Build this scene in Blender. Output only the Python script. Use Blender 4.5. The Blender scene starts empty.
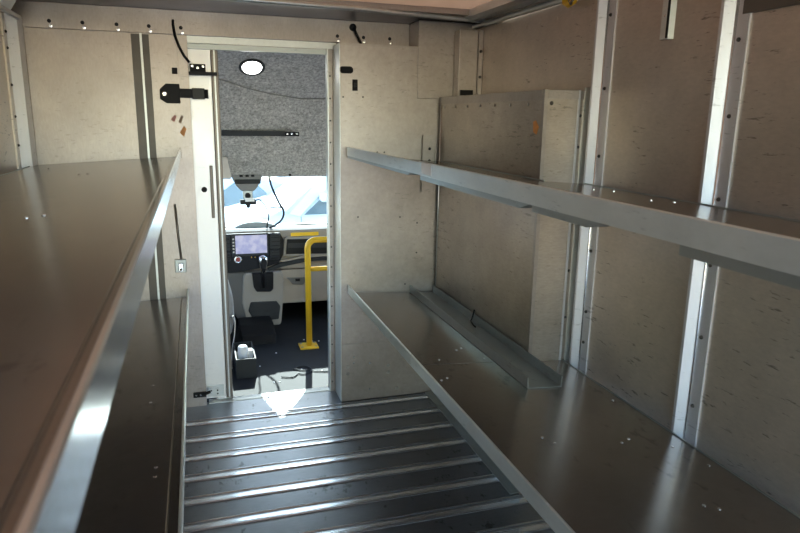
import bpy, bmesh, math, random
from mathutils import Vector, Matrix
random.seed(4)
S = bpy.context.scene
COL = S.collection

# ------------------------------------------------------------------ materials
def new_mat(name):
    m = bpy.data.materials.new(name); m.use_nodes = True
    nt = m.node_tree; nt.nodes.clear()
    out = nt.nodes.new('ShaderNodeOutputMaterial')
    p = nt.nodes.new('ShaderNodeBsdfPrincipled')
    nt.links.new(p.outputs[0], out.inputs[0])
    return m, nt, p, out

def ramp(nt, a, b, ca=(0, 0, 0, 1), cb=(1, 1, 1, 1)):
    r = nt.nodes.new('ShaderNodeValToRGB')
    r.color_ramp.elements[0].position = a; r.color_ramp.elements[0].color = ca
    r.color_ramp.elements[1].position = b; r.color_ramp.elements[1].color = cb
    return r

def coords(nt, scale=(1, 1, 1), rot=(0, 0, 0)):
    g = nt.nodes.new('ShaderNodeNewGeometry')
    mp = nt.nodes.new('ShaderNodeMapping')
    mp.inputs['Scale'].default_value = scale; mp.inputs['Rotation'].default_value = rot
    nt.links.new(g.outputs['Position'], mp.inputs[0])
    return mp.outputs[0]

def noise(nt, vec, scale, detail=4, rough=.6):
    n = nt.nodes.new('ShaderNodeTexNoise')
    n.inputs['Scale'].default_value = scale; n.inputs['Detail'].default_value = detail
    n.inputs['Roughness'].default_value = rough
    nt.links.new(vec, n.inputs['Vector'])
    return n.outputs['Fac']

def mixc(nt, fac, a, b, mode='MIX'):
    m = nt.nodes.new('ShaderNodeMix'); m.data_type = 'RGBA'; m.blend_type = mode
    for s, v in ((m.inputs[0], fac), (m.inputs[6], a), (m.inputs[7], b)):
        if hasattr(v, 'links'): nt.links.new(v, s)
        elif isinstance(v, (int, float)): s.default_value = v
        else: s.default_value = (*v, 1) if len(v) == 3 else v
    return m.outputs[2]

def metal(name, base, rough=.35, dirt=.5, marks=.6, metallic=.9, brush=(1, 1, 1), bump=.12, streak=None, aniso=0.0):
    """worn sheet metal: mottled colour, dark scuffs, uneven gloss, faint dents"""
    m, nt, p, out = new_mat(name)
    v = coords(nt)
    vb = coords(nt, brush)
    big = noise(nt, v, 2.2, 6, .65)
    fine = noise(nt, vb, 38, 5, .7)
    r1 = ramp(nt, .3, .72); nt.links.new(big, r1.inputs[0])
    dark = tuple(c * (1 - .38 * dirt) for c in base); light = tuple(min(1, c * (1 + .10 * dirt)) for c in base)
    c1 = mixc(nt, r1.outputs[0], dark, light)
    r2 = ramp(nt, .3, .75, (1 - .25 * dirt,) * 3 + (1,), (1, 1, 1, 1)); nt.links.new(fine, r2.inputs[0])
    c2 = mixc(nt, 1.0, c1, r2.outputs[0], 'MULTIPLY')
    # sparse dark scuffs, drawn out lengthwise
    vs = coords(nt, (24, 13, 80), (.2, 0, 0))
    sc = noise(nt, vs, 1.0, 3, .7)
    vm = noise(nt, v, 1.7, 2, .5)          # scuffs come in clusters
    ad = nt.nodes.new('ShaderNodeMath'); ad.operation = 'MULTIPLY_ADD'; ad.inputs[1].default_value = .35
    nt.links.new(vm, ad.inputs[0]); nt.links.new(sc, ad.inputs[2])
    r3 = ramp(nt, .80, .88); nt.links.new(ad.outputs[0], r3.inputs[0])
    mm = nt.nodes.new('ShaderNodeMath'); mm.operation = 'MULTIPLY'; mm.inputs[1].default_value = marks
    nt.links.new(r3.outputs[0], mm.inputs[0])
    c3 = mixc(nt, mm.outputs[0], c2, tuple(c * .35 for c in base))
    nt.links.new(c3, p.inputs['Base Color'])
    p.inputs['Metallic'].default_value = metallic
    ro = nt.nodes.new('ShaderNodeMapRange')
    ro.inputs[3].default_value = rough * .78; ro.inputs[4].default_value = rough * 1.28
    nt.links.new(fine, ro.inputs[0]); nt.links.new(ro.outputs[0], p.inputs['Roughness'])
    if aniso: p.inputs['Anisotropic'].default_value = aniso
    b = nt.nodes.new('ShaderNodeBump'); b.inputs['Strength'].default_value = bump; b.inputs['Distance'].default_value = .02
    bn = noise(nt, v, 3.5, 2, .5); nt.links.new(bn, b.inputs['Height'])
    nt.links.new(b.outputs[0], p.inputs['Normal'])
    return m

def plain(name, col, rough=.5, metallic=0, var=.15, scale=30, spec=.5, bump=0):
    m, nt, p, out = new_mat(name)
    n = noise(nt, coords(nt), scale, 4, .6)
    c = mixc(nt, n, tuple(x * (1 - var) for x in col), tuple(min(1, x * (1 + var)) for x in col))
    nt.links.new(c, p.inputs['Base Color'])
    p.inputs['Roughness'].default_value = rough; p.inputs['Metallic'].default_value = metallic
    p.inputs['Specular IOR Level'].default_value = spec
    if bump:
        b = nt.nodes.new('ShaderNodeBump'); b.inputs['Strength'].default_value = bump; b.inputs['Distance'].default_value = .004
        nt.links.new(n, b.inputs['Height']); nt.links.new(b.outputs[0], p.inputs['Normal'])
    return m

def emit(name, col, strength):
    m, nt, p, out = new_mat(name)
    p.inputs['Base Color'].default_value = (*col, 1)
    p.inputs['Emission Color'].default_value = (*col, 1); p.inputs['Emission Strength'].default_value = strength
    return m

M = {}
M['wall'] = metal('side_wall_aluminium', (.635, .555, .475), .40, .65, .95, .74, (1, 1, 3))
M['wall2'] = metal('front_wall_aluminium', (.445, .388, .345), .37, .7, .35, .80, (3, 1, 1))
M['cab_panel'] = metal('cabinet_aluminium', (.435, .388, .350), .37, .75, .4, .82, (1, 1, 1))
M['duct'] = metal('duct_cover_aluminium', (.52, .452, .385), .37, .9, .8, .84, (1, 1, 4))
M['post'] = metal('post_aluminium', (.66, .66, .68), .40, .25, .5, .6, (1, 1, .2), .03)
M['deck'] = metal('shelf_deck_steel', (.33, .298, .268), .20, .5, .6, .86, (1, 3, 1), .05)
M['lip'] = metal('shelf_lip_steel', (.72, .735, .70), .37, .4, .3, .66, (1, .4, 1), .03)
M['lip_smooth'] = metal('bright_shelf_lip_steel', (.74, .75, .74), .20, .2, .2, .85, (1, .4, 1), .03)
M['galv'] = metal('galvanised_steel', (.42, .445, .43), .37, .4, .3, .82, (1, 1, 1), .04)
M['floor'] = metal('ribbed_floor_metal', (.28, .295, .315), .37, .7, .9, .9, (.5, 3, 1), .05)
M['white_door'] = metal('sliding_door_aluminium', (.82, .80, .77), .42, .12, .1, .7, (1, 1, .3), .03)
M['seal'] = plain('door_edge_bronze', (.20, .17, .14), .4, .5)
M['strip'] = plain('dark_bronze_strip', (.11, .095, .08), .42, .35, .25, 12)
M['black'] = plain('black_plastic', (.010, .010, .011), .5, spec=.2)
M['blackgloss'] = plain('black_gloss_plastic', (.009, .009, .011), .3, spec=.15)
M['hole'] = plain('dark_recess', (.006, .006, .006), .8)
M['bolt'] = plain('bolt_steel', (.42, .40, .38), .35, .9)
M['darkbolt'] = plain('dark_rivet', (.06, .055, .05), .45, .6)
M['shine'] = plain('bright_zinc', (.85, .85, .85), .22, .95)
M['yellow'] = plain('yellow_paint', (.86, .52, .03), .35, 0, .06)
M['plastic'] = plain('grey_dash_plastic', (.30, .275, .245), .55, 0, .06)
M['plastic2'] = plain('warm_dash_plastic', (.33, .285, .235), .55, 0, .06)
M['darkplastic'] = plain('dark_grey_plastic', (.030, .032, .034), .5, 0, .15, spec=.2)
M['chrome'] = plain('chrome', (.85, .85, .86), .12, 1)
M['beige'] = plain('visor_vinyl', (.62, .56, .49), .6)
M['cabfloor'] = plain('black_cab_rubber', (.017, .018, .020), .65, 0, .4, 18, .2)
M['white'] = plain('white_plastic', (.8, .8, .8), .4)
M['seatcloth'] = plain('grey_seat_vinyl', (.33, .32, .305), .6)
M['orange_st'] = plain('orange_sticker', (.62, .27, .08), .6, 0, .3, 60)
M['pink_st'] = plain('pink_sticker', (.52, .25, .22), .6, 0, .3, 60)
M['brown_st'] = plain('brown_sticker', (.28, .19, .13), .6, 0, .3, 60)
M['paper'] = plain('pale_label', (.92, .93, .88), .5)
M['asphalt'] = plain('asphalt', (.30, .30, .30), .9, 0, .3, 6)
M['carpaint'] = plain('white_car_paint', (.80, .81, .82), .25, 0, .03)
M['carpaint2'] = plain('silver_car_paint', (.55, .60, .63), .28, .2, .03)
M['carglass'] = plain('car_window_glass', (.08, .13, .16), .08, 0, .05)
M['tyre'] = plain('tyre_rubber', (.02, .02, .02), .8)

# felt
m, nt, p, out = new_mat('grey_felt')
v = coords(nt)
n1 = noise(nt, v, 60, 6, .75); n2 = noise(nt, v, 22, 3, .6)
r = ramp(nt, .36, .66, (.30, .29, .275, 1), (.78, .755, .72, 1)); nt.links.new(n1, r.inputs[0])
r2 = ramp(nt, .3, .7, (.72, .72, .72, 1), (1, 1, 1, 1)); nt.links.new(n2, r2.inputs[0])
nt.links.new(mixc(nt, 1.0, r.outputs[0], r2.outputs[0], 'MULTIPLY'), p.inputs['Base Color'])
p.inputs['Roughness'].default_value = 1; p.inputs['Specular IOR Level'].default_value = .1
b = nt.nodes.new('ShaderNodeBump'); b.inputs['Strength'].default_value = .5; b.inputs['Distance'].default_value = .01
nt.links.new(n1, b.inputs['Height']); nt.links.new(b.outputs[0], p.inputs['Normal'])
M['felt'] = m
# translucent fibreglass roof skin
m, nt, p, out = new_mat('translucent_fibreglass_roof')
nt.nodes.remove(p)
n = noise(nt, coords(nt), 3, 4, .6)
cc = mixc(nt, n, (.38, .275, .20), (.52, .40, .31))
tl = nt.nodes.new('ShaderNodeBsdfTranslucent'); df = nt.nodes.new('ShaderNodeBsdfDiffuse'); mx = nt.nodes.new('ShaderNodeMixShader')
nt.links.new(cc, tl.inputs[0]); nt.links.new(cc, df.inputs[0]); mx.inputs[0].default_value = .5
nt.links.new(tl.outputs[0], mx.inputs[1]); nt.links.new(df.outputs[0], mx.inputs[2]); nt.links.new(mx.outputs[0], out.inputs[0])
M['wood'] = m
# windscreen glass
m, nt, p, out = new_mat('windscreen_glass')
nt.nodes.remove(p)
tr = nt.nodes.new('ShaderNodeBsdfTransparent'); tr.inputs[0].default_value = (.86, .95, .97, 1)
gl = nt.nodes.new('ShaderNodeBsdfGlossy'); gl.inputs['Roughness'].default_value = .02
mx = nt.nodes.new('ShaderNodeMixShader'); fr = nt.nodes.new('ShaderNodeFresnel'); fr.inputs[0].default_value = 1.35
nt.links.new(fr.outputs[0], mx.inputs[0]); nt.links.new(tr.outputs[0], mx.inputs[1]); nt.links.new(gl.outputs[0], mx.inputs[2])
nt.links.new(mx.outputs[0], out.inputs[0])
M['glass'] = m
# navigation screen: pale lavender map
m, nt, p, out = new_mat('map_screen')
v = coords(nt)
n = noise(nt, v, 22, 2, .5)
r = ramp(nt, .42, .62, (.40, .42, .72, 1), (.66, .66, .86, 1)); nt.links.new(n, r.inputs[0])
nt.links.new(r.outputs[0], p.inputs['Emission Color']); p.inputs['Emission Strength'].default_value = .30
p.inputs['Base Color'].default_value = (.1, .1, .12, 1); p.inputs['Roughness'].default_value = .2
M['screen'] = m
M['kneegrey'] = plain('knee_panel_plastic', (.12, .115, .11), .55, 0, .06)
M['podgrey'] = plain('pod_grey_plastic', (.17, .17, .165), .4, 0, .1)
M['seamgrey'] = plain('felt_seam', (.22, .215, .21), .9, 0, .2)
M['padgrey'] = plain('grey_pad', (.22, .25, .26), .4, 0, .1)
M['skyglass'] = plain('painted_sky_windscreen', (.62, .74, .78), .1, 0, .05)  # sky reflection painted into the glass base colour
M['lamp'] = emit('lamp_lens', (1, .98, .95), 7.0)

# ------------------------------------------------------------------ mesh helpers
class MB:
    def __init__(s): s.bm = bmesh.new()
    def box(s, x0, x1, y0, y1, z0, z1):
        vs = [s.bm.verts.new(c) for c in ((x0,y0,z0),(x1,y0,z0),(x1,y1,z0),(x0,y1,z0),(x0,y0,z1),(x1,y0,z1),(x1,y1,z1),(x0,y1,z1))]
        for f in ((3,2,1,0),(4,5,6,7),(0,1,5,4),(1,2,6,5),(2,3,7,6),(3,0,4,7)): s.bm.faces.new([vs[i] for i in f])
        return s
    def prism(s, poly, axis, a0, a1):
        """extrude a 2D outline; axis 'x': poly=(y,z), 'y': poly=(x,z), 'z': poly=(x,y)"""
        def P(q, a): return {'x': (a, q[0], q[1]), 'y': (q[0], a, q[1]), 'z': (q[0], q[1], a)}[axis]
        A = [s.bm.verts.new(P(q, a0)) for q in poly]; B = [s.bm.verts.new(P(q, a1)) for q in poly]
        n = len(poly)
        s.bm.faces.new(A[::-1]); s.bm.faces.new(B)
        for i in range(n): s.bm.faces.new((A[i], A[(i+1) % n], B[(i+1) % n], B[i]))
        return s
    def tube(s, pts, r, seg=10):
        pts = [Vector(q) for q in pts]; rings = []
        up = None
        for i, q in enumerate(pts):
            d = (pts[min(i+1, len(pts)-1)] - pts[max(i-1, 0)]).normalized()
            if up is None:
                up = Vector((0, 0, 1)) if abs(d.z) < .9 else Vector((1, 0, 0))
            a = d.cross(up).normalized(); b_ = a.cross(d).normalized(); up = b_
            rings.append([s.bm.verts.new(q + a*r*math.cos(t*2*math.pi/seg) + b_*r*math.sin(t*2*math.pi/seg)) for t in range(seg)])
        for A, B in zip(rings, rings[1:]):
            for t in range(seg): s.bm.faces.new((A[t], A[(t+1) % seg], B[(t+1) % seg], B[t]))
        s.bm.faces.new(rings[0][::-1]); s.bm.faces.new(rings[-1])
        return s
    def lathe(s, p0, axis, prof, seg=16):
        """prof = [(radius, along)], axis unit vector"""
        ax = Vector(axis).normalized(); p0 = Vector(p0)
        u = ax.orthogonal().normalized(); w = ax.cross(u)
        rings = [[s.bm.verts.new(p0 + ax*h + (u*math.cos(t*2*math.pi/seg) + w*math.sin(t*2*math.pi/seg))*max(r, 1e-4)) for t in range(seg)] for r, h in prof]
        for A, B in zip(rings, rings[1:]):
            for t in range(seg): s.bm.faces.new((A[t], A[(t+1) % seg], B[(t+1) % seg], B[t]))
        s.bm.faces.new(rings[0][::-1]); s.bm.faces.new(rings[-1])
        return s
    def bev(s, w, seg=2):
        bmesh.ops.bevel(s.bm, geom=list(s.bm.edges), offset=w, segments=seg, affect='EDGES', profile=.5, clamp_overlap=True)
        return s

WL = {}   # world location of each made object
def obj(name, mb, mat, parent=None, smooth=False, kind=None):
    bm = mb.bm
    bmesh.ops.recalc_face_normals(bm, faces=bm.faces)
    me = bpy.data.meshes.new(name)
    xs = [v.co for v in bm.verts]
    if parent is None:
        o0 = Vector(((min(c.x for c in xs)+max(c.x for c in xs))/2, (min(c.y for c in xs)+max(c.y for c in xs))/2, min(c.z for c in xs)))
    else:
        o0 = sum((c for c in xs), Vector()) / len(xs)
    bmesh.ops.translate(bm, verts=bm.verts, vec=-o0)
    bm.to_mesh(me); bm.free()
    me.materials.append(mat)
    for pl in me.polygons: pl.use_smooth = smooth
    o = bpy.data.objects.new(name, me); COL.objects.link(o)
    o.location = o0
    if parent is not None:
        o.parent = parent; o.location = o0 - WL[parent]
    if kind: o['kind'] = kind
    WL[o] = o0
    return o
def thing(name, label, cat, loc, group=None):
    o = bpy.data.objects.new(name, None); COL.objects.link(o); o.location = loc; o.empty_display_size = .05
    o['label'] = label; o['category'] = cat
    if group: o['group'] = group
    WL[o] = Vector(loc); return o
def tag(o, label, cat, group=None):
    o['label'] = label; o['category'] = cat
    if group: o['group'] = group
    return o
def struct(name, mb, mat, parent=None, smooth=False):
    return obj(name, mb, mat, parent, smooth, 'structure' if parent is None else None)
def screws(name, pts, axis, r, h, mat, parent, seg=10):
    """domed fastener heads, one mesh each, sharing mesh data"""
    first = None
    for q in pts:
        q = Vector(q)
        if first is None:
            first = obj(name, MB().lathe(q, axis, [(r, -.001), (r, h*.5), (r*.6, h), (0, h)], seg), mat, parent)
            off = WL[first] - q
        else:
            o = first.copy(); COL.objects.link(o); o.parent = parent; o.location = q + off - WL[parent]; WL[o] = q + off

# ------------------------------------------------------------------ dimensions
XL, XR = -.79, 1.48          # inner faces of side walls
YB, YF = -1.0, 3.56          # rear opening, front partition
ZC = 2.14
# ------------------------------------------------------------------ SETTING: cargo box
# floor: pressed sheet with ribs across
prof = []
y = YB
ribs = [3.0045 + .1857*k for k in range(3, -22, -1)]
pts = [(YB, 0)]
for yr in sorted(ribs):
    if yr - .07 < YB or yr > YF - .03: continue
    pts += [(yr-.064, 0), (yr-.059, .0050), (yr-.047, .0044), (yr-.034, .0031), (yr-.021, .0014), (yr-.010, .0005), (yr-.006, .0042), (yr-.001, .0042), (yr+.003, 0)]
pts += [(3.60, 0)]
poly = pts + [(3.60, -.05), (YB, -.05)]
m = M['floor']; nt = m.node_tree      # traffic has polished the rib tops
pb = [n for n in nt.nodes if n.type == 'BSDF_PRINCIPLED'][0]
gz = nt.nodes.new('ShaderNodeNewGeometry'); sx = nt.nodes.new('ShaderNodeSeparateXYZ'); nt.links.new(gz.outputs['Position'], sx.inputs[0])
rz_ = ramp(nt, .0003, .0008); nt.links.new(sx.outputs[2], rz_.inputs[0])
ol = pb.inputs['Base Color'].links[0].from_socket
nt.links.new(mixc(nt, rz_.outputs[0], ol, (.60, .62, .65)), pb.inputs['Base Color'])
orr = pb.inputs['Roughness'].links[0].from_socket
mr = nt.nodes.new('ShaderNodeMix'); nt.links.new(rz_.outputs[0], mr.inputs[0]); nt.links.new(orr, mr.inputs[2]); mr.inputs[3].default_value = .20
nt.links.new(mr.outputs[0], pb.inputs['Roughness'])
fl = struct('floor', MB().prism(poly, 'x', XL-.03, XR+.03), M['floor'])
struct('wall_left', MB().box(XL-.03, XL, YB, 3.7, -.05, 2.2), M['wall'])
wr = struct('wall_right', MB().box(XR, XR+.03, YB, 3.7, -.05, 2.2), M['wall'])
screws('dent', [(XR, 3.22-.13*k, 2.02) for k in range(8)], (-1, 0, 0), .011, .002, M['wall'], wr)
struct('ceiling', MB().box(XL-.03, XR+.03, YB, 3.62, ZC, ZC+.05), M['wood'])
# cross bows of the roof
for i, yb in enumerate((2.72, 1.9, 1.0, .1)):
    struct('trim_%d' % (i+1), MB().box(XL, XR, yb-.04, yb+.04, ZC-.022, ZC), M['galv'])
# front partition: left sheet with two dark strips, header beam, door track
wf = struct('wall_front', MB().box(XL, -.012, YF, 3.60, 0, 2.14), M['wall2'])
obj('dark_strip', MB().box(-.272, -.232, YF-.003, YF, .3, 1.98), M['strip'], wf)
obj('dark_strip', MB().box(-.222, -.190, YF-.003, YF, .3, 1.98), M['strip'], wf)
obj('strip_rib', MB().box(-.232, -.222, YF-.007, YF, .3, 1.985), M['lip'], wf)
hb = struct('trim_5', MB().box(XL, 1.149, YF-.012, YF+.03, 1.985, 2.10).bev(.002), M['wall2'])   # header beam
for x in (-.622, -.48, -.331, -.186, -.038, .748, .89, 1.036):
    g = obj('keyhole_slot', MB().lathe((x, YF-.012, 2.018), (0, -1, 0), [(.009, 0), (.009, .0012), (0, .0012)], 12), M['hole'], hb)
    obj('screw', MB().lathe((x+.006, YF-.012, 1.996), (0, -1, 0), [(.009, 0), (.008, .005), (0, .006)], 10), M['shine'], hb)
struct('trim_6', MB().box(-.012, .745, YF+.005, YF+.06, 1.952, 1.985), M['lip'])           # door track, upper rail
struct('trim_7', MB().box(-.012, .745, YF+.018, YF+.06, 1.925, 1.950), M['galv'])
# soffit under the roof and its front rail
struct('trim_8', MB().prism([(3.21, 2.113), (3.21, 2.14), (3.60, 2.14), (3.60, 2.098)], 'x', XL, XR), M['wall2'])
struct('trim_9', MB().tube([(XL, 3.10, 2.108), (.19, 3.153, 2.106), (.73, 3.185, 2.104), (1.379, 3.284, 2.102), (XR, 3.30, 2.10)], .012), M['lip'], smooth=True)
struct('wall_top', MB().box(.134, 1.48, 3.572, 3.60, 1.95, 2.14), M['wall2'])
# right door jamb with rivets
dj = struct('trim_10', MB().box(.694, .730, YF+.012, YF+.04, 0, 1.96), M['cab_panel'])
screws('rivet', [(.711, YF+.012, .06+.117*k) for k in range(16)], (0, -1, 0), .005, .003, M['darkbolt'], dj)
struct('trim_11', MB().box(.6935, .699, YF-.002, YF+.05, 0, 1.96), M['lip'])
# sill strip
struct('trim_12', MB().prism([(3.575, 0), (3.575, .004), (3.60, .008), (3.63, .004), (3.63, -.04), (3.575, -.04)], 'x', .0, .73), M['lip'])
# sliding door, pushed open behind the left sheet
dr = struct('door_1', MB().box(-.30, .099, 3.605, 3.632, .02, 1.955).bev(.003), M['white_door'])
obj('edge_seal', MB().box(.099, .134, 3.600, 3.640, .015, 1.955).bev(.003), M['seal'], dr)
obj('edge_strip', MB().box(.112, .119, 3.596, 3.601, .02, 1.95), M['lip'], dr)
obj('lock', MB().lathe((.034, 3.605, 1.213), (0, -1, 0), [(.015, 0), (.014, .006), (.006, .007), (0, .007)], 16), M['black'], dr)
hd = obj('pull_handle', MB().box(.066, .082, 3.592, 3.606, 1.06, 1.34).bev(.004), M['seal'], dr)
obj('kick_bracket', MB().box(-.005, .085, 3.594, 3.606, .035, .10).bev(.002), M['lip'], dr)
screws('screw', [(.015, 3.594, .07), (.05, 3.594, .07), (.05, 3.594, .05)], (0, -1, 0), .005, .003, M['darkbolt'], dr)

# right-hand column above the cabinet
struct('trim_13', MB().box(1.149, XR, 3.392, 3.58, 1.705, 2.10).bev(.002), M['cab_panel'])
# rails under the roof edge, right side
struct('trim_14', MB().tube([(1.462, 3.52, 2.083), (1.462, 1.2, 2.078), (1.462, YB, 2.078)], .013), M['lip'], smooth=True)
struct('trim_15', MB().prism([(1.355, 2.105), (1.385, 2.095), (1.48, 2.11), (1.48, 2.14), (1.355, 2.14)], 'y', YB, 3.30), M['lip'])
struct('trim_16', MB().prism([(-.70, 2.085), (-.735, 2.03), (-.79, 2.03), (-.79, 2.14), (-.70, 2.14)], 'y', YB, 3.36).bev(.004), M['lip'])
struct('trim_17', MB().box(-.735, -.715, 3.0, 3.44, 2.005, 2.02), M['lip'])
# dark strip of the wall above the near post
struct('trim_18', MB().box(1.472, 1.4795, YB, 1.545, 1.897, 2.07), M['strip'])

# ------------------------------------------------------------------ wall posts
def hat(xw, sgn, yc, z0, z1):
    w = [(0, -.058), (.006, -.058), (.006, -.012), (.034, .010), (.034, .022), (.006, .030), (0, .030)]
    return MB().prism([(xw - sgn*d, yc + t) for d, t in w], 'z', z0, z1)
def post(yc, label, z0=.0, z1=2.07, zs=()):
    t = thing('wall_post', label, 'post', (XR-.01, yc, z0), 'posts on the right wall')
    obj('channel', hat(XR, 1, yc, z0, z1), M['post'], t)
    obj('ridge', MB().tube([(XR-.008, yc-.013, z0), (XR-.008, yc-.013, z1)], .004, 8), M['shine'], t, True)
    for z in zs:
        obj('bolt', MB().lathe((XR-.006, yc-.030, z), (-1, 0, 0), [(.0065, 0), (.006, .004), (.003, .007), (0, .007)], 8), M['darkbolt'], t)
    return t
post(2.20, 'upright metal wall post beside the end of the boxed duct cover', zs=(1.98, 1.72, 1.47, 1.10, .85, .72))
post(1.578, 'upright metal wall post nearest the camera on the right wall', zs=(1.83, 1.62, 1.38, 1.18, .95, .72))
# corner post
t = thing('corner_post', 'short pale metal post in the top right corner above the duct cover', 'post', (1.41, 3.33, 1.72))
obj('channel', MB().box(1.350, 1.455, 3.315, 3.388, 1.722, 2.055).bev(.002), M['cab_panel'], t)
obj('flange', MB().box(1.455, 1.478, 3.300, 3.312, 1.722, 2.055), M['cab_panel'], t)
obj('slot', MB().box(1.362, 1.435, 3.311, 3.316, 1.724, 1.752), M['hole'], t)
screws('bolt', [(1.466, 3.300, 1.95), (1.466, 3.300, 1.82)], (0, -1, 0), .008, .008, M['darkbolt'], t)
# left post
t = thing('wall_post', 'upright metal wall post in the far left corner above the shelf', 'post', (XL, 3.49, 1.37))
obj('channel', MB().box(XL, -.735, 3.45, 3.552, 1.345, 2.03).bev(.002), M['post'], t)
obj('flange', MB().box(XL, -.782, 3.40, 3.45, 1.345, 2.03), M['wall'], t)
for z in (1.95, 1.88, 1.72, 1.58, 1.45):
    obj('bolt', MB().lathe((-.782, 3.43, z), (1, 0, 0), [(.0065, 0), (.006, .004), (.003, .007), (0, .007)], 8), M['darkbolt'], t)
# short channel hanging on the right wall
t = thing('wall_channel', 'short narrow channel strip ending high on the right wall between the posts', 'bracket', (XR-.01, 1.855, 1.862))
obj('channel', MB().prism([(XR, 1.828), (XR-.018, 1.834), (XR-.018, 1.872), (XR, 1.878)], 'z', 1.862, 2.065), M['lip'], t)
obj('slot', MB().box(XR-.0185, XR-.0175, 1.834, 1.846, 1.864, 2.06), M['hole'], t)
screws('bolt', [(XR-.018, 1.856, 1.935)], (-1, 0, 0), .005, .003, M['shine'], t)

# ------------------------------------------------------------------ shelves
def shelf(name, label, side, x_lip, x_back, y0, y1, z_lip, z_deck, slope, stiff=(), rivets=(), lipmat='lip'):
    """tilted tray: deck falls towards the wall, upstand lip on the aisle edge; side=+1 right, -1 left"""
    xc = (x_lip + x_back)/2
    t = thing('shelf', label, 'shelf', (xc, (y0+y1)/2, z_deck - .01))
    zb = z_deck - slope*abs(x_back - x_lip)
    th = .004
    s = side
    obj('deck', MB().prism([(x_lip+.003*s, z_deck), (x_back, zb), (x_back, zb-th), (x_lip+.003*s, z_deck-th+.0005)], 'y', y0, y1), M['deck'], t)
    s = side
    # folded lip: outer face, rolled top, inner hem
    lp = [(x_lip, z_deck-th), (x_lip-.0*s, z_lip-.002), (x_lip+.002*s, z_lip), (x_lip+.006*s, z_lip), (x_lip+.008*s, z_lip-.003), (x_lip+.006*s, z_deck+.001), (x_lip+.006*s, z_deck-th)]
    obj('lip', MB().prism(lp, 'y', y0, y1), M[lipmat], t)
    # crease of the fold on the deck, a thin raised bead
    xc2 = x_lip + .035*s; zc2 = z_deck - slope*.035
    obj('crease', MB().prism([(xc2, zc2), (xc2+.003*s, zc2+.0018), (xc2+.006*s, zc2-.0003)], 'y', y0, y1), M['deck'], t)
    # back hem
    obj('back_hem', MB().box(min(x_back, x_back-.003*s), max(x_back, x_back-.003*s), y0, y1, zb-.02, zb+.004), M['galv'], t)
    for (a, b_, drop) in stiff:
        x0 = x_lip + .002*s
        zz = z_deck - th - .0003
        obj('stiffener', MB().prism([(a, zz), (b_, zz), (b_, zz-drop), (a+min(.05, abs(b_-a)*.5), zz-drop)], 'x', min(x0, x0+.05*s), max(x0, x0+.05*s)), M['galv'], t)
    if rivets:
        screws('rivet', [(x, yy, z_deck - slope*abs(x-x_lip)) for x, yy in rivets], (0, 0, 1), .005, .0025, M['shine'], t, 8)
    return t
RU, RL = .7564, .7632
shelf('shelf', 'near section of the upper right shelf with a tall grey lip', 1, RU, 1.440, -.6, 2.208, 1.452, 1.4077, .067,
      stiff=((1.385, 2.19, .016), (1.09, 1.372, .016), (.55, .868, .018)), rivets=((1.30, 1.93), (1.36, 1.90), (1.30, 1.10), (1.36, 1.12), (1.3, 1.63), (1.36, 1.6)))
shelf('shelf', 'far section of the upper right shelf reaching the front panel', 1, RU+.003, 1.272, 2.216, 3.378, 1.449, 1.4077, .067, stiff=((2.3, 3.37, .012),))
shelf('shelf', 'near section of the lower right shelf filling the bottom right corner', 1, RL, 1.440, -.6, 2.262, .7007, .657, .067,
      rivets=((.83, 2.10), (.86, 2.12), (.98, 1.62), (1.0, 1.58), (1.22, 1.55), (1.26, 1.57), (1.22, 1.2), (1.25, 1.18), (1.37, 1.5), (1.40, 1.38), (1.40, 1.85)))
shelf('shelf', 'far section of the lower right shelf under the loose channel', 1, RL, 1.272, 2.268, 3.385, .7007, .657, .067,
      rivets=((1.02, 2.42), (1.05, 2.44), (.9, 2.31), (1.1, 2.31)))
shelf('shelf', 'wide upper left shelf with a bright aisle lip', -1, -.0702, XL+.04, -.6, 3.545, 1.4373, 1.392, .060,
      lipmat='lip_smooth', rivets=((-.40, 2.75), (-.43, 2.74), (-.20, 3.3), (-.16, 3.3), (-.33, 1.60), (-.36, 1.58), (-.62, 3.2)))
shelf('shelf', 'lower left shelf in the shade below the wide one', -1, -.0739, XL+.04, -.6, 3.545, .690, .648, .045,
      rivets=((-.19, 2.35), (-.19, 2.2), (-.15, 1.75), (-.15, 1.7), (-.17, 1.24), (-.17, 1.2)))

# ------------------------------------------------------------------ duct cover box on the right wall
DX, DY0, DY1, DZ = 1.28, 2.272, 3.388, 1.712
t = thing('duct_cover', 'boxed metal duct cover against the right wall, behind both right shelves', 'duct cover', (1.38, 2.83, 0))
obj('face_panel', MB().box(DX, DX+.006, DY0, DY1, .0, DZ).bev(.0015), M['duct'], t)
obj('end_panel', MB().box(DX, XR-.002, DY0-.004, DY0, .0, DZ).bev(.001), M['duct'], t)
obj('top_panel', MB().box(DX, XR-.002, DY0, DY1, DZ-.004, DZ+.001), M['duct'], t)
obj('corner_angle', MB().prism([(DX-.002, DY0-.006), (DX-.002, DY0+.012), (DX+.002, DY0+.012), (DX+.002, DY0-.002), (DX+.014, DY0-.002), (DX+.014, DY0-.006)], 'z', .0, DZ+.004), M['cab_panel'], t)
obj('top_hem', MB().box(DX-.003, DX, DY0+.012, DY1, DZ-.035, DZ+.002), M['cab_panel'], t)
obj('end_top_hem', MB().box(DX+.014, XR-.03, DY0-.008, DY0-.004, DZ-.03, DZ+.002), M['cab_panel'], t)
obj('wall_flange', MB().box(XR-.03, XR-.002, DY0-.012, DY0-.004, .0, DZ+.015), M['lip'], t)
obj('wall_flange', MB().box(XR-.055, XR-.047, DY0-.009, DY0-.004, .0, DZ+.005), M['post'], t)
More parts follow.
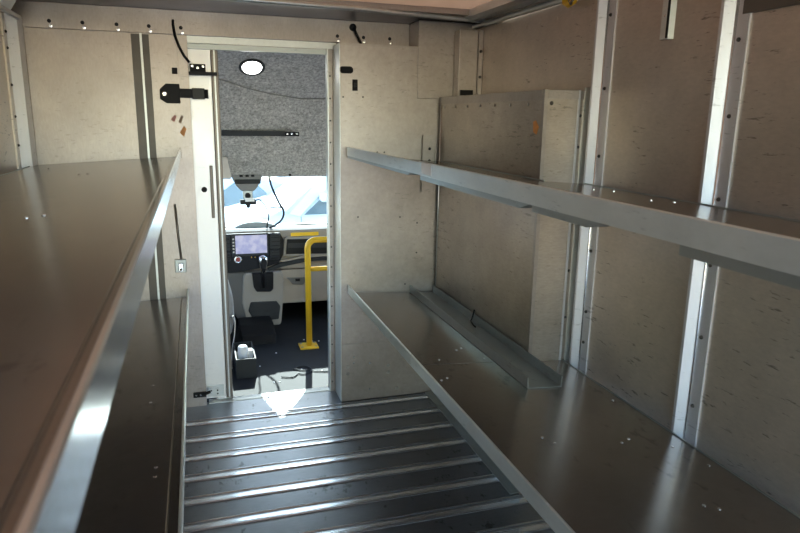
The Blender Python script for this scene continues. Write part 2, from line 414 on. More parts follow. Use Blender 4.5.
obj('floor_angle', MB().prism([(DX, .004), (DX-.045, .004), (DX-.045, .010), (DX-.004, .012), (DX-.004, .075), (DX, .075)], 'y', DY0, DY1), M['galv'], t)
obj('side_rib', MB().tube([(DX-.001, DY1-.012, .62), (DX-.001, DY1-.012, DZ)], .005, 8), M['lip'], t, True)
screws('rivet', [(DX-.003, DY0+.12+.155*k, DZ-.05) for k in range(7)], (-1, 0, 0), .006, .003, M['bolt'], t)
screws('end_rivet', [(XR-.04, DY0-.004, z) for z in (1.62, 1.50, 1.22, 1.0, .8)], (0, -1, 0), .006, .004, M['darkbolt'], t)
screws('end_stud', [(DX+.03, DY0-.004, 1.665)], (0, -1, 0), .008, .004, M['darkbolt'], t)
tag(obj('sticker', MB().prism([(2.345, 1.595), (2.325, 1.60), (2.30, 1.575), (2.315, 1.545), (2.34, 1.555)], 'x', DX-.0015, DX-.0002), M['orange_st']),
    'torn orange sticker scrap on the upper face of the duct cover', 'sticker')

# bracket plate where duct cover meets the front panel
t = thing('angle_bracket', 'drilled metal angle bracket behind the joint of the upper right shelf', 'bracket', (1.225, 3.385, 1.23))
obj('plate', MB().box(1.182, 1.252, 3.381, 3.386, 1.205, 1.513).bev(.001), M['cab_panel'], t)
obj('flange', MB().box(1.252, 1.258, 3.379, 3.386, 1.205, 1.513), M['cab_panel'], t)
screws('bolt', [(1.222, 3.381, 1.44), (1.222, 3.381, 1.375), (1.205, 3.381, 1.27)], (0, -1, 0), .008, .004, M['hole'], t)
tag(obj('paper_label', MB().box(RU-.0012, RU-.0002, 2.07, 2.17, 1.412, 1.449), M['paper']), 'small pale square label on the lip of the upper right shelf', 'label')

# loose channel lying on the lower shelf
def zdeck(x): return .657 - .067*(x-RL)
t = thing('loose_channel', 'loose galvanised U channel lying along the back of the lower right shelf', 'channel', (1.2, 2.7, zdeck(1.2)+.001))
x0, x1, ya, yb = 1.125, 1.268, 1.985, 3.383
z0, z1 = zdeck(x0)+.0015, zdeck(x1)+.0015
obj('base', MB().prism([(x0, z0), (x1, z1), (x1, z1+.003), (x0, z0+.003)], 'y', ya, yb), M['galv'], t)
obj('front_flange', MB().prism([(x0, z0), (x0-.002, z0+.044), (x0+.002, z0+.045), (x0+.004, z0)], 'y', ya, yb), M['galv'], t)
obj('back_flange', MB().prism([(x1-.004, z1), (x1-.002, z1+.042), (x1+.002, z1+.042), (x1, z1)], 'y', ya, yb), M['galv'], t)
zc = zdeck(1.24)+.008
tag(obj('wire_scrap', MB().tube([(1.262, 2.79, zc+.06), (1.255, 2.795, zc+.02), (1.245, 2.79, zc+.004), (1.235, 2.74, zc+.002), (1.23, 2.70, zc+.003)], .004, 8), M['black'], smooth=True),
    'bent black wire scrap standing in the loose channel', 'wire')

# ------------------------------------------------------------------ front cabinet, right of the doorway
CX0, CX1, CY = .730, XR, 3.40
t = thing('cabinet', 'full height aluminium cabinet panel right of the doorway', 'cabinet', (1.0, 3.48, 0))
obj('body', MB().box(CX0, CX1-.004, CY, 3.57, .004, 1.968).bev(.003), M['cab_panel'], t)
obj('top_hem', MB().box(CX0-.002, 1.149, CY-.003, CY, 1.955, 1.970), M['cab_panel'], t)
obj('edge_strip', MB().box(CX0-.004, CX0, CY-.002, 3.56, .004, 1.968), M['lip'], t)
obj('kick_plate', MB().box(CX0+.002, 1.235, CY-.004, CY, .004, .350).bev(.001), M['cab_panel'], t)
# oval opening
ov = []
for k in range(24):
    a = k*2*math.pi/24; c, s_ = math.cos(a), math.sin(a)
    ov.append((.763 + (.018 if c > 0 else -.018) + .018*c, 1.838 + .018*s_))
obj('oval_opening', MB().prism(ov, 'y', CY-.002, CY), M['hole'], t)
sw = obj('switch', MB().box(.794, .822, CY-.005, CY, 1.735, 1.792).bev(.002), M['black'], t)
obj('switch_toggle', MB().box(.801, .815, CY-.012, CY-.005, 1.755, 1.775).bev(.002), M['darkplastic'], sw)
screws('rivet', [(.745, CY, 1.703), (.851, CY, 1.705), (.825, CY, 1.073), (1.064, CY, 1.066), (.97, CY, 1.42), (.93, CY, 1.42), (1.165, CY, 1.03), (1.165, CY, .86), (1.1, CY, .68)], (0, -1, 0),   .0048, .002, M['darkbolt'], t)
screws('bolt', [(.765, CY-.004, .215), (.765, CY-.004, .172), (1.005, CY-.004, .20), (1.005, CY-.004, .156), (1.06, CY-.004, .052)], (0, -1, 0), .010, .007, M['bolt'], t)
screws('small_rivet', [(.895, CY-.004, .225), (.895, CY-.004, .065), (.80, CY-.004, .27), (.80, CY-.004, .235)], (0, -1, 0), .006, .003, M['shine'], t)
tag(obj('cable', MB().tube([(.872, 3.52, 1.975), (.865, 3.53, 2.0), (.845, 3.53, 2.035), (.835, 3.535, 2.06), (.832, 3.546, 2.066)], .007, 8), M['black'], smooth=True),
    'short black cable entering the header above the cabinet', 'cable')
tag(obj('grommet', MB().lathe((.832, YF-.0125, 2.066), (0, -1, 0), [(.020, 0), (.018, .008), (.010, .010), (0, .010)], 16), M['black'], smooth=False),
    'round black cable grommet in the header above the cabinet', 'grommet')

# ------------------------------------------------------------------ fittings on the left of the doorway
t = thing('strap_latch', 'black strap latch with a bolted pad holding the sliding door', 'latch', (-.05, YF-.01, 1.66))
obj('pad', MB().prism([(-.155, 1.675), (-.155, 1.722), (-.125, 1.750), (-.06, 1.750), (-.06, 1.655), (-.125, 1.655)], 'y', YF-.022, YF-.001).bev(.003), M['black'], t)
obj('strap', MB().prism([(-.06, 3.540), (.0, 3.545), (.078, 3.583), (.078, 3.590), (.0, 3.552), (-.06, 3.549)], 'z', 1.683, 1.728), M['black'], t)
obj('buckle', MB().box(-.002, .06, 3.533, 3.547, 1.678, 1.732).bev(.003), M['blackgloss'], t)
screws('screw', [(-.133, YF-.022, 1.700)], (0, -1, 0), .013, .006, M['shine'], t)
t = thing('door_stop', 'dark screwed stop bracket above the black strap latch', 'bracket', (.06, YF-.02, 1.79))
obj('plate', MB().box(-.006, .070, 3.545, 3.553, 1.812, 1.850).bev(.002), M['black'], t)
obj('arm', MB().box(-.012, .125, 3.530, 3.553, 1.795, 1.812).bev(.002), M['darkplastic'], t)
screws('screw', [(.006, 3.545, 1.838), (.032, 3.545, 1.830), (.058, 3.545, 1.838)], (0, -1, 0), .008, .005, M['shine'], t)
tag(obj('rubber_bumper', MB().box(-.092, -.066, YF-.018, YF-.001, 1.798, 1.828).bev(.003), M['black']), 'small black square rubber bumper left of the stop bracket', 'bumper')
tag(obj('backing_plate', MB().box(-.060, -.013, YF-.006, YF-.001, 1.785, 1.985).bev(.001), M['wall2']), 'pale metal plate beside the small square bumper', 'plate')
tag(obj('cable', MB().tube([(-.073, YF-.010, 2.052), (-.074, YF-.022, 2.03), (-.068, YF-.024, 1.98), (-.052, YF-.024, 1.93), (-.030, YF-.024, 1.885), (-.006, YF-.02, 1.855)], .0065, 8), M['black'], smooth=True),
    'curved black cable hanging from the header left of the doorway', 'cable')
t = thing('door_rod', 'thin vertical bolt rod in a small metal bracket left of the doorway', 'bolt', (-.105, YF-.01, .78))
obj('rod', MB().tube([(-.117, YF-.010, 1.145), (-.110, YF-.010, .98), (-.098, YF-.012, .80)], .006, 8), M['seal'], t, True)
obj('bracket', MB().box(-.135, -.078, YF-.02, YF-.001, .782, .852).bev(.003), M['galv'], t)
obj('keeper', MB().box(-.118, -.092, YF-.032, YF-.02, .788, .835).bev(.003), M['shine'], t)
screws('screw', [(-.105, YF-.032, .80)], (0, -1, 0), .007, .004, M['darkbolt'], t)
t = thing('floor_bolt', 'black slide bolt low on the wall beside the door sill', 'bolt', (-.045, YF-.01, .055))
obj('plate', MB().box(-.082, -.012, YF-.010, YF-.001, .055, .085).bev(.002), M['black'], t)
obj('barrel', MB().tube([(-.03, YF-.012, .07), (.01, YF-.012, .085)], .009, 8), M['black'], t)
screws('screw', [(-.066, YF-.010, .07), (-.042, YF-.010, .07)], (0, -1, 0), .006, .003, M['shine'], t)
def scrap(pts, mat, label):
    tag(obj('sticker', MB().prism(pts, 'y', YF-.0014, YF-.0002), M[mat]), label, 'sticker')
scrap([(-.072, 1.51), (-.05, 1.545), (-.038, 1.53), (-.052, 1.49)], 'orange_st', 'torn orange sticker scrap on the wall just above the shelf corner')
scrap([(-.112, 1.575), (-.092, 1.60), (-.082, 1.59), (-.095, 1.562)], 'pink_st', 'pink sticker scrap on the wall below the black latch')
scrap([(-.075, 1.565), (-.058, 1.60), (-.050, 1.59), (-.064, 1.555)], 'brown_st', 'brown sticker scrap right of the pink one below the latch')
# yellow strap end under the roof
t = thing('cargo_strap', 'yellow strap end hanging from the rail under the roof', 'strap', (1.455, 2.40, 2.03))
obj('webbing', MB().tube([(1.452, 2.46, 2.10), (1.446, 2.45, 2.062), (1.445, 2.42, 2.050), (1.446, 2.385, 2.058), (1.450, 2.36, 2.10)], .013, 8), M['yellow'], t, True)
obj('hook', MB().tube([(1.440, 2.405, 2.060), (1.436, 2.39, 2.048), (1.438, 2.372, 2.066)], .006, 8), M['seal'], t, True)

# ------------------------------------------------------------------ CAB
struct('floor_cab', MB().box(-.9, 1.75, 3.632, 5.90, -.08, -.03), M['cabfloor'])
struct('wall_cab_left', MB().box(-.98, -.95, 3.60, 5.9, -.9, .70).box(-.98, -.95, 3.60, 3.9, .70, 2.4).box(-.98, -.95, 4.85, 5.0, .70, 1.5), M['plastic'])
struct('wall_cab_right', MB().box(1.86, 1.89, 3.60, 5.9, -.9, .70).box(1.86, 1.89, 3.60, 3.9, .70, 2.4).box(1.86, 1.89, 4.85, 5.0, .70, 1.5), M['plastic'])
struct('wall_cab_rear', MB().box(-.95, -.30, 3.64, 3.66, -.08, 2.36).box(.76, 1.86, 3.64, 3.66, -.08, 2.36).box(-.95, 1.86, 3.64, 3.66, 2.02, 2.36), M['plastic'])
struct('wall_cab_front', MB().box(-.95, 1.86, 5.89, 5.93, -.9, .64), M['darkplastic'])
# headliner: sloped ceiling, soft curved fold, overhead shelf face
xsx = [-.95, -.5, -.2, 0, .15, .235, .322, .40, .484, .58, .685, .78, .867, 1.0, 1.2, 1.5, 1.86]
def ridge_y(x):
    pts = [(-.95, 4.10), (-.2, 4.20), (.15, 4.312), (.235, 4.342), (.322, 4.381), (.484, 4.428), (.685, 4.467), (.867, 4.461), (1.2, 4.42), (1.86, 4.30)]
    for (a, ya), (b_, yb) in zip(pts, pts[1:]):
        if a <= x <= b_: return ya + (yb-ya)*(x-a)/(b_-a)
    return 4.3
bm = MB(); rows = []
for x in xsx:
    ry = ridge_y(x); rz = 1.9 - .67*(ry - 4.2)
    pr = [(3.66, 1.9+.67*.54), (4.0, 1.9+.67*.2), (ry-.02, rz+.0134), (ry-.004, rz+.001), (ry, rz-.016), (ry+.022, rz-.016)]
    ye, ze = 4.88, 1.165
    n = 7
    for k in range(1, n+1):
        q = k/n
        yy = ry+.022 + (ye-ry-.022)*q; zz = rz-.016 + (ze-rz+.016)*q
        bul = 0
        pr.append((yy - bul*.7, zz - bul*.4))
    pr += [(4.90, 1.16), (5.30, 1.475), (5.28, 1.56), (4.95, 2.1), (4.3, 2.42), (3.66, 2.42)]
    rows.append([bm.bm.verts.new((x, a, b_)) for a, b_ in pr])
np_ = len(rows[0])
for A, B in zip(rows, rows[1:]):
    for k in range(np_): bm.bm.faces.new((A[k], A[(k+1) % np_], B[(k+1) % np_], B[k]))
bm.bm.faces.new(rows[0]); bm.bm.faces.new(rows[-1][::-1])
hl = tag(obj('headliner', bm, M['felt'], smooth=False), 'grey felt headliner of the cab sloping down to the windscreen', 'headliner')
for p_ in hl.data.polygons: p_.use_smooth = abs(p_.normal.x) < .5
hl.data.set_sharp_from_angle(angle=math.radians(18))
tag(obj('clip', MB().lathe((.66, 4.856, 1.178), (0, -.8, -.35), [(.010, 0), (.008, .006), (0, .007)], 10), M['black']), 'tiny black clip on the felt edge above the windscreen', 'clip')
obj('seam', MB().tube([(x, ridge_y(x)-.003, 1.9 - .67*(ridge_y(x)-4.2) - .004) for x in xsx], .004, 8), M['seamgrey'], hl, True)
# lamp
t = thing('dome_lamp', 'round lit lamp recessed in the felt cab ceiling', 'lamp', (.356, 4.214, 1.885))
axl = Vector((0, -.557, -.83))
base = Vector((.356, 4.214, 1.8907))
obj('bezel', MB().lathe(base - axl*.004, axl, [(.080, 0), (.078, .010), (.066, .014), (.060, .010), (.060, 0)], 32), M['darkplastic'], t, True)
obj('lens', MB().lathe(base, axl, [(.060, 0), (.056, .010), (.03, .014), (0, .015)], 32), M['lamp'], t, True)
# overhead bar
t = thing('overhead_bar', 'dark bar screwed across the felt above the windscreen', 'bar', (.40, 4.65, 1.46))
obj('bar', MB().prism([(-.2, 1.466), (.594, 1.466), (.594, 1.502), (-.2, 1.502)], 'y', 4.585, 4.60).bev(.003), M['darkplastic'], t)
obj('end_plate', MB().box(.59, .695, 4.588, 4.604, 1.466, 1.496).bev(.003), M['black'], t)
screws('screw', [(.612, 4.588, 1.482), (.642, 4.588, 1.482), (.677, 4.588, 1.482)], (0, -1, 0), .007, .004, M['shine'], t)
obj('mount', MB().box(.05, .68, 4.60, 4.68, 1.472, 1.492), M['darkplastic'], t)
# visors
def visor(poly, label, y0):
    tag(obj('sun_visor', MB().prism(poly, 'y', y0, y0+.02).bev(.006), M['beige']), label, 'sun visor')
visor([(.05, 1.32), (.205, 1.318), (.212, 1.30), (.222, 1.20), (.232, 1.165), (.05, 1.165)], 'beige sun visor at the left edge of the windscreen', 4.72)
obj('sun_blocker', MB().prism([(-.6, 1.142), (.555, 1.142), (.70, 1.40), (.70, 1.44), (-.6, 1.44)], 'y', 5.22, 5.232), M['darkplastic'], hl)  # this panel and the next: unseen, added to cut the floor sun patch
obj('sun_blocker', MB().prism([(.845, 1.142), (1.5, 1.142), (1.5, 1.44), (.71, 1.44), (.71, 1.40)], 'y', 5.22, 5.232), M['darkplastic'], hl)
# windscreen
struct('window_1', MB().prism([(5.31, 1.48), (5.875, .645), (5.885, .65), (5.32, 1.49)], 'x', -.95, 1.86), M['glass'])

# mirror / camera pod in the windscreen
t = thing('camera_pod', 'grey driving camera pod hanging below the felt at the windscreen', 'camera', (.35, 4.90, .96))
obj('housing', MB().prism([(.238, 1.19), (.245, 1.15), (.270, 1.10), (.305, 1.062), (.395, 1.060), (.43, 1.10), (.456, 1.15), (.462, 1.19)], 'y', 4.865, 4.93).bev(.010), M['podgrey'], t)
obj('visor_slot', MB().box(.26, .445, 4.856, 4.868, 1.115, 1.148).bev(.004), M['darkplastic'], t)
for x in (.295, .338, .378): obj('button', MB().box(x, x+.024, 4.858, 4.868, 1.165, 1.182).bev(.002), M['black'], t)
obj('neck', MB().box(.318, .385, 4.87, 4.92, 1.005, 1.07).bev(.006), M['galv'], t)
obj('lens', MB().lathe((.35, 4.872, 1.028), (0, -1, 0), [(.022, 0), (.020, .010), (0, .010)], 14), M['black'], t)
obj('bracket', MB().box(.295, .41, 4.86, 4.92, .962, .998).bev(.004), M['darkplastic'], t)
obj('bracket_window', MB().box(.33, .395, 4.855, 4.862, .985, 1.012).bev(.002), M['paper'], t)
obj('stem', MB().lathe((.352, 4.89, .965), (0, 0, -1), [(.022, 0), (.015, .012), (.012, .03), (0, .032)], 12), M['darkplastic'], t)
def cable(name, pts, r, mat, label, cat='cable'):
    # smooth the path (Catmull-Rom)
    P = [Vector(q) for q in pts]; out_ = []
    for i in range(len(P)-1):
        a, b_, c, d = P[max(i-1, 0)], P[i], P[i+1], P[min(i+2, len(P)-1)]
        for k in range(6):
            u = k/6
            out_.append(.5*((2*b_) + (c-a)*u + (2*a-5*b_+4*c-d)*u*u + (3*b_-a-3*c+d)*u**3))
    out_.append(P[-1])
    return tag(obj(name, MB().tube(out_, r, 8), M[mat], smooth=True), label, cat)
cable('cable', [(.515, 4.92, 1.155), (.535, 4.95, 1.08), (.58, 4.95, .97), (.618, 4.95, .895), (.61, 5.00, .825), (.57, 5.06, .775), (.525, 5.10, .745)],   .008, 'black', 'thicker dark cable running from the felt edge down to the dash')
cable('cable', [(.41, 4.90, .99), (.445, 4.93, .985), (.485, 4.95, .93), (.505, 4.95, .86), (.50, 5.02, .79), (.505, 5.10, .745)],   .005, 'black', 'thin cable looping from the camera pod down to the dash')

# ------------------------------------------------------------------ dashboard
DYF = 4.72
t = thing('dashboard', 'grey van dashboard with map screen, vents and glove box', 'dashboard', (0.4796, 5.2751, 0.055))
obj('body', MB().prism([(5.125, 0.1294), (5.125, 0.43), (5.0673, 0.44), (5.0673, 0.5343), (5.052, 0.5343), (5.052, 0.7208), (5.0726, 0.7315), (5.435, 0.6888), (5.8612, 0.6409), (5.8612, 0.0548), (5.3284, 0.0548)], 'x', -0.9485, 1.8543), M['plastic2'], t)
obj('top_pad', MB().prism([(5.0566, 0.7293), (5.0833, 0.7443), (5.435, 0.7016), (5.8825, 0.6462), (5.8825, 0.6302), (5.435, 0.6782), (5.0833, 0.7208)], 'x', -0.9485, 1.8543), M['plastic'], t)
obj('defrost_slot', MB().prism([(5.43, 0.698), (5.43, 0.713), (5.445, 0.712), (5.445, 0.698)], 'x', 0.1279, 0.5328), M['black'], t)
obj('defrost_slot', MB().prism([(5.43, 0.698), (5.43, 0.713), (5.445, 0.712), (5.445, 0.698)], 'x', 0.7033, 1.2255), M['black'], t)
hood = MB()
hood.prism([(0.425 + 0.185 * math.cos(a), 0.70 + 0.080 * math.sin(a)) for a in [k * math.pi / 14 for k in range(15)]], 'y', 5.20, 5.36)
obj('hood', hood.bev(0.01), M['padgrey'], t, False)
obj('cluster', MB().prism([(0.0853, 0.7208), (0.5925, 0.7176), (0.6234, 0.6622), (0.6128, 0.5343), (0.5755, 0.4757), (0.4902, 0.4544), (0.3197, 0.4278), (0.2131, 0.4171), (0.0853, 0.4384)], 'y', 5.0087, 5.0513).bev(0.006), M['blackgloss'], t)
scr = obj('screen_frame', MB().box(0.2259, 0.5009, 4.9959, 5.0129, 0.5471, 0.724).bev(0.004), M['darkplastic'], t)
obj('screen', MB().box(0.2536, 0.4902, 4.9927, 4.997, 0.5684, 0.7102), M['screen'], scr)
for k in range(5):
    obj('key', MB().box(0.2323, 0.2451, 4.9927, 4.997, 0.5769 + 0.025 * k, 0.5897 + 0.025 * k).bev(0.001), M['bolt'], scr)

def vent(x0, x1, z0, z1):
    v_ = obj('vent', MB().box(x0, x1, 5.0002, 5.0108, z0, z1).bev(0.004), M['darkplastic'], t)
    for k in range(3):
        z = z0 + (z1 - z0) * (k + 0.6) / 3.4
        obj('slat', MB().box(x0 + 0.006, x1 - 0.006, 4.9938, 5.0023, z, z + 0.006), M['black'], v_)
vent(0.5137, 0.5925, 0.5983, 0.7102)
vent(0.5137, 0.5861, 0.5077, 0.5823)
vent(0.1279, 0.2153, 0.5983, 0.7102)
vent(0.1279, 0.2153, 0.513, 0.5769)
hz = obj('hazard_button', MB().lathe((0.2696, 5.0087, 0.5215), (0, -1, 0), [(0.0288, 0.0), (0.0288, 0.0064), (0.0213, 0.0085), (0.0213, 0.0043), (0.0, 0.0043)], 20), M['chrome'], t)
obj('button_face', MB().lathe((0.2696, 5.0034, 0.5215), (0, -1, 0), [(0.0192, 0.0), (0.0171, 0.0043), (0.0, 0.0043)], 16), plain('red_button', (0.25, 0.03, 0.02), 0.4), hz)
for x, z in ((0.3304, 0.5535), (0.3677, 0.5503), (0.3677, 0.5301), (0.3943, 0.5503), (0.3943, 0.5301), (0.3197, 0.5556)):
    obj('indicator', MB().box(x, x + 0.007, 5.0055, 5.0092, z, z + 0.009), plain('amber_mark', (0.75, 0.42, 0.05), 0.5), t)
obj('tray_frame', MB().prism([(0.616, 0.5343), (0.6309, 0.6707), (0.6501, 0.6814), (1.3854, 0.6569), (1.3854, 0.5077), (0.6394, 0.5237)], 'y', 5.0321, 5.0566).bev(0.005), M['plastic'], t)
obj('tray_opening', MB().prism([(0.6394, 0.5428), (0.6501, 0.6622), (1.3641, 0.6388), (1.3641, 0.5237)], 'y', 5.0279, 5.0337), M['black'], t)
obj('tray_floor', MB().prism([(0.6522, 0.5929), (0.6522, 0.6302), (1.3534, 0.6111), (1.3534, 0.5684)], 'y', 5.0263, 5.0284), M['darkplastic'], t)
obj('trim_line', MB().prism([(0.4902, 0.4331), (0.5968, 0.4757), (0.7993, 0.5045), (1.3854, 0.513), (1.3854, 0.4864), (0.7993, 0.4757), (0.6074, 0.4437), (0.5009, 0.415)], 'y', 5.0215, 5.0534).bev(0.003), M['darkplastic'], t)
obj('trim_rail', MB().prism([(0.5968, 0.497), (0.7993, 0.5258), (1.3854, 0.5343), (1.3854, 0.5215), (0.7993, 0.5109), (0.6074, 0.4821)], 'y', 5.0172, 5.0513).bev(0.002), M['plastic2'], t)
gb = obj('glove_box', MB().box(0.5968, 1.2788, 5.0534, 5.1046, 0.1347, 0.4118).bev(0.006), M['plastic2'], t)
obj('handle', MB().prism([(0.6394, 0.3478), (0.8099, 0.3425), (0.7939, 0.3052), (0.7673, 0.2839), (0.6874, 0.2913), (0.666, 0.3212)], 'y', 5.0385, 5.0566).bev(0.004), M['kneegrey'], gb)
obj('latch', MB().box(0.7087, 0.746, 5.0321, 5.0407, 0.3159, 0.3372).bev(0.002), M['black'], gb)
obj('upper_panel', MB().box(0.5968, 1.2788, 5.0566, 5.0939, 0.4192, 0.4597).bev(0.004), M['plastic2'], t)
obj('warning_label', MB().box(0.682, 0.9005, 5.0407, 5.0455, 0.6814, 0.7091), M['yellow'], t)
t = thing('centre_console', 'grey centre console below the screen with chrome gear lever', 'console', (0.4582, 5.062, -0.029))
obj('body', MB().prism([(0.3197, 0.412), (0.5915, 0.412), (0.6128, 0.39), (0.6074, 0.2146), (0.5861, 0.0015), (0.58, -0.029), (0.34, -0.029), (0.3197, 0.0228), (0.2877, 0.1613), (0.3037, 0.3745)], 'y', 5.0087, 5.1153).bev(0.012), M['plastic'], t)
obj('knee_panel', MB().prism([(0.1599, 0.412), (0.3197, 0.412), (0.3197, 0.0228), (0.2558, 0.0228), (0.1812, 0.1613)], 'y', 5.046, 5.1153).bev(0.01), M['kneegrey'], t)
obj('gate_panel', MB().prism([(0.3677, 0.412), (0.5328, 0.412), (0.5275, 0.2786), (0.5062, 0.2572), (0.3996, 0.2626), (0.3783, 0.2999)], 'y', 4.9788, 5.0193).bev(0.006), M['blackgloss'], t)
obj('lower_bin', MB().prism([(0.3517, 0.1773), (0.5542, 0.172), (0.5808, 0.1294), (0.5648, 0.0228), (0.373, 0.0228), (0.3304, 0.1081)], 'y', 4.9927, 5.0193).bev(0.008), M['darkplastic'], t)
gl_ = obj('gear_lever', MB().tube([(0.4529, 4.9661, 0.2999), (0.4487, 4.9447, 0.3851), (0.4508, 4.9288, 0.4704)], 0.0139, 12), M['blackgloss'], t, True)
obj('lever_sleeve', MB().lathe((0.4508, 4.932, 0.4278), (0, -0.12, 1), [(0.0192, 0.0), (0.0213, 0.032), (0.032, 0.0639), (0.0384, 0.1012), (0.032, 0.1258), (0.0128, 0.1364), (0.0, 0.1364)], 16), M['chrome'], gl_, True)
obj('knob_inlay', MB().prism([(0.438, 0.4704), (0.4305, 0.5183), (0.4369, 0.5471), (0.4646, 0.5471), (0.4721, 0.5183), (0.4636, 0.4704)], 'y', 4.8723, 4.9021).bev(0.004), M['blackgloss'], gl_)

# driver seat edge
t = thing('seat', 'grey driver seat edge just inside the doorway on the left', 'seat', (-.02, 4.45, -.03))
obj('backrest', MB().prism([(-.30, .30), (-.30, .72), (.05, .74), (.115, .66), (.16, .53), (.195, .38), (.20, .22), (.17, .10), (-.30, .10)], 'y', 4.42, 4.54).bev(.03, 3), M['seatcloth'], t, True)
obj('cushion', MB().box(-.32, .14, 4.50, 4.72, .12, .28).bev(.03, 3), M['seatcloth'], t, True)
obj('pedestal', MB().box(-.26, .12, 4.46, 4.68, -.03, .13).bev(.01), M['darkplastic'], t)
# engine cover / dark trim on the floor
tag(obj('engine_cover', MB().prism([(4.58, -.03), (4.62, .03), (4.80, .06), (5.0, .06), (5.0, -.03)], 'x', .25, .50).bev(.01), M['black']), 'low dark engine cover on the cab floor under the console', 'cover')

# yellow grab bar
t = thing('grab_bar', 'yellow tubular grab bar standing on the cab floor', 'grab bar', (.718, 4.45, -.03))
pts = [(.718, 4.45, -.02), (.716, 4.45, .70)] + [(.716+.058-.058*math.cos(a), 4.45, .70+.058*math.sin(a)) for a in [k*math.pi/16 for k in range(1, 9)]] + [(1.05, 4.45, .757), (1.108, 4.45, .70), (1.11, 4.45, -.02)]
obj('tube', MB().tube(pts, .0215, 16), M['yellow'], t, True)
obj('rung', MB().tube([(.716, 4.45, .548), (1.11, 4.45, .548)], .017, 12), M['yellow'], t, True)
for x in (.711, 1.11):
    pl = obj('base_plate', MB().box(x-.066, x+.066, 4.39, 4.51, -.03, -.016).bev(.003), M['yellow'], t)
    screws('bolt', [(x-.05, 4.41, -.016), (x+.05, 4.41, -.016), (x-.05, 4.49, -.016), (x+.05, 4.49, -.016)], (0, 0, 1), .009, .005, M['bolt'], pl)

# small bin with paper roll on the cab floor
t = thing('floor_caddy', 'dark grey open caddy on the cab floor behind the seat', 'caddy', (.24, 4.05, -.03))
bw = MB(); bx0, bx1, by0, by1 = .175, .300, 3.97, 4.30
bw.box(bx0, bx1, by0, by1, -.03, -.02)
bw.box(bx0, bx0+.008, by0, by1, -.02, .10); bw.box(bx1-.008, bx1, by0, by1, -.02, .10)
bw.box(bx0+.008, bx1-.008, by0, by0+.008, -.02, .10); bw.box(bx0+.008, bx1-.008, by1-.008, by1, -.02, .10)
obj('bin', bw, M['darkplastic'], t)
obj('divider', MB().box(bx0+.008, bx1-.008, 4.14, 4.147, -.02, .09), M['bolt'], t)
tag(obj('paper_roll', MB().lathe((.225, 4.07, -.018), (0, 0, 1), [(.030, 0), (.032, .006), (.032, .16), (.026, .172), (.010, .172), (.010, .15), (0, .15)], 20), M['white'], smooth=True), 'white roll standing in the caddy on the cab floor', 'roll')
tag(obj('white_card', MB().box(.262, .285, 4.05, 4.10, -.018, .125).bev(.002), M['white']), 'white card standing in the caddy beside the roll', 'card')
cable('cord', [(.185, 4.40, .20), (.17, 4.38, .26), (.195, 4.36, .25), (.19, 4.34, .15), (.17, 4.30, .06), (.16, 4.25, -.01), (.155, 4.15, -.022)], .0055, 'bolt', 'grey cord looping down beside the seat into shadow', 'cord')
loop = [(.60 + .055*math.cos(a), 4.0 + .07*math.sin(a), -.0235) for a in [k*math.pi/8 for k in range(-6, 8)]]
cable('cord', [(.45, 3.92, -.0235), (.52, 3.90, -.0235)] + loop + [(.68, 3.96, -.0235), (.78, 3.93, -.0235)], .004, 'darkplastic', 'dark cord lying in a loop on the sunlit cab floor', 'cord')
# pale crumbs scattered on the cab floor
for k in range(12):
    x = random.uniform(.30, .85); y = random.uniform(3.75, 4.75)
    o = obj('crumb', MB().lathe((x, y, -.03), (0, 0, 1), [(.006, 0), (.005, .004), (0, .005)], 6), M['white'])
    tag(o, 'one of the pale crumbs scattered over the dark cab floor', 'crumb', 'crumbs on the cab floor')

# ------------------------------------------------------------------ OUTSIDE
struct('ground', MB().box(-40, 40, -40, 40, -.95, -.90), M['asphalt'])
def car(name, label, prof_body, prof_glass, y0, y1, paint, wheels, extra=None):
    t = thing(name, label, 'car', (sum(p[0] for p in prof_body)/len(prof_body), (y0+y1)/2, -.90))
    obj('body', MB().prism(prof_body, 'y', y0, y1).bev(.05, 3), M[paint], t, True)
    for g in prof_glass: obj('window', MB().prism(g, 'y', y0-.008, y0+.02), M['carglass'], t)
    for wx in wheels:
        w = obj('wheel', MB().lathe((wx, y0-.01, -.55), (0, 1, 0), [(.0, 0), (.22, 0), (.24, .02), (.34, .0), (.36, .04), (.36, .22), (.2, .24), (0, .24)], 24), M['tyre'], t)
        obj('hub', MB().lathe((wx, y0-.02, -.55), (0, 1, 0), [(0, 0), (.10, 0), (.21, .02), (.21, .05), (0, .05)], 20), M['bolt'], w)
    if extra: extra(t)
    return t
def extra_a(t):
    obj('mirror', MB().box(1.49, 1.66, 8.12, 8.30, .54, .655).bev(.035, 3), M['carpaint'], t, True)
    obj('door_seam', MB().box(1.255, 1.263, 8.292, 8.31, -.5, .345), M['seal'], t)
    obj('windscreen', MB().prism([(1.04, .395), (1.10, .39), (1.60, .85), (1.58, .88)], 'y', 8.292, 8.312), M['skyglass'], t)
    obj('pillar', MB().prism([(1.10, .38), (1.24, .345), (1.78, .90), (1.62, .95)], 'y', 8.284, 8.32), M['carpaint'], t)
    obj('wiper', MB().tube([(.92, 8.75, .41), (1.02, 8.6, .43), (1.07, 8.5, .42)], .012, 8), M['darkplastic'], t)
car('parked_car', 'white parked car seen through the windscreen, bonnet to the left',
    [(-1.2, -.65), (-1.25, -.15), (-.9, .0), (-.2, .13), (.335, .245), (1.02, .38), (1.60, .92), (1.9, 1.03), (3.6, 1.05), (4.3, .45), (4.5, -.65)],
    [[(1.30, .365), (1.66, .70), (2.3, .80), (2.3, .37)], [(2.42, .37), (2.42, .80), (3.3, .80), (3.8, .42)]],
    8.30, 10.0, 'carpaint', (-.25, 3.4), extra_a)
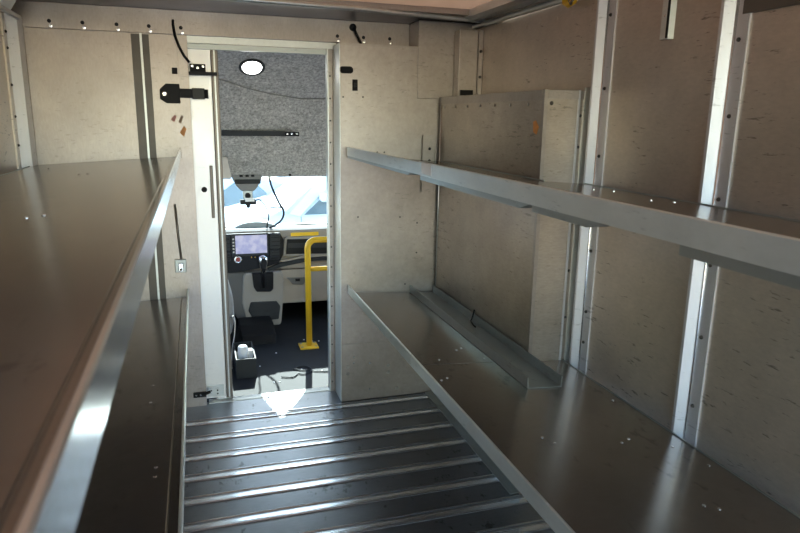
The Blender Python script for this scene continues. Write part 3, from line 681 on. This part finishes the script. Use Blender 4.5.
car('parked_car', 'pale car with dark rear window beyond the white one, behind the camera pod',
    [(-3.0, -.65), (-3.1, .10), (-2.2, .22), (-1.2, .30), (-.3, .56), (.4, .62), (1.25, .50), (1.9, .30), (3.2, .22), (3.4, -.65)],
    [[(.30, .06), (.38, .30), (.60, .46), (.82, .475), (1.02, .41), (1.16, .28), (1.20, .06)], [(-.7, .10), (-.3, .42), (.22, .45), (.18, .06)]],
    11.6, 13.2, 'carpaint2', (-2.2, 1.9))

# ------------------------------------------------------------------ light
w = bpy.data.worlds.new('daylight'); S.world = w; w.use_nodes = True
nt = w.node_tree; nt.nodes.clear()
wo = nt.nodes.new('ShaderNodeOutputWorld'); bg = nt.nodes.new('ShaderNodeBackground'); sk = nt.nodes.new('ShaderNodeTexSky')
sk.sky_type = 'NISHITA'; sk.sun_disc = False
sk.sun_elevation = math.radians(36); sk.sun_rotation = math.radians(9.6)
sk.air_density = 1.2; sk.dust_density = .6; sk.ozone_density = 1.0
nt.links.new(sk.outputs[0], bg.inputs[0]); nt.links.new(bg.outputs[0], wo.inputs[0]); bg.inputs[1].default_value = .55
sl = bpy.data.lights.new('sun', 'SUN'); sl.energy = 7.5; sl.angle = math.radians(.6); sl.color = (1, .95, .88)
so = bpy.data.objects.new('sun', sl); COL.objects.link(so)
so.rotation_euler = Vector((-.17, -1.0, -.7265)).to_track_quat('-Z', 'Y').to_euler()
so.location = (3.4, 20, 15)

# ------------------------------------------------------------------ camera
cd = bpy.data.cameras.new('camera'); co = bpy.data.objects.new('camera', cd); COL.objects.link(co)
cd.sensor_width = 36; cd.lens = 647.55/800*36; cd.clip_start = .02
F = Vector((.29234538, .92990012, -.22320384)); R = Vector((.95491591, -.2964665, .01559568)); U = Vector((.05167003, .21770022, .97464702))
mw = Matrix(((R.x, U.x, -F.x, 0), (R.y, U.y, -F.y, 0), (R.z, U.z, -F.z, 1.6), (0, 0, 0, 1)))
co.matrix_world = mw
S.camera = co
cd.dof.use_dof = True; cd.dof.focus_distance = 3.0; cd.dof.aperture_fstop = 9
S.view_settings.view_transform = 'Standard'; S.view_settings.look = 'None'; S.view_settings.gamma = 1
S.view_settings.use_curve_mapping = False
S.view_settings.exposure = 1.2
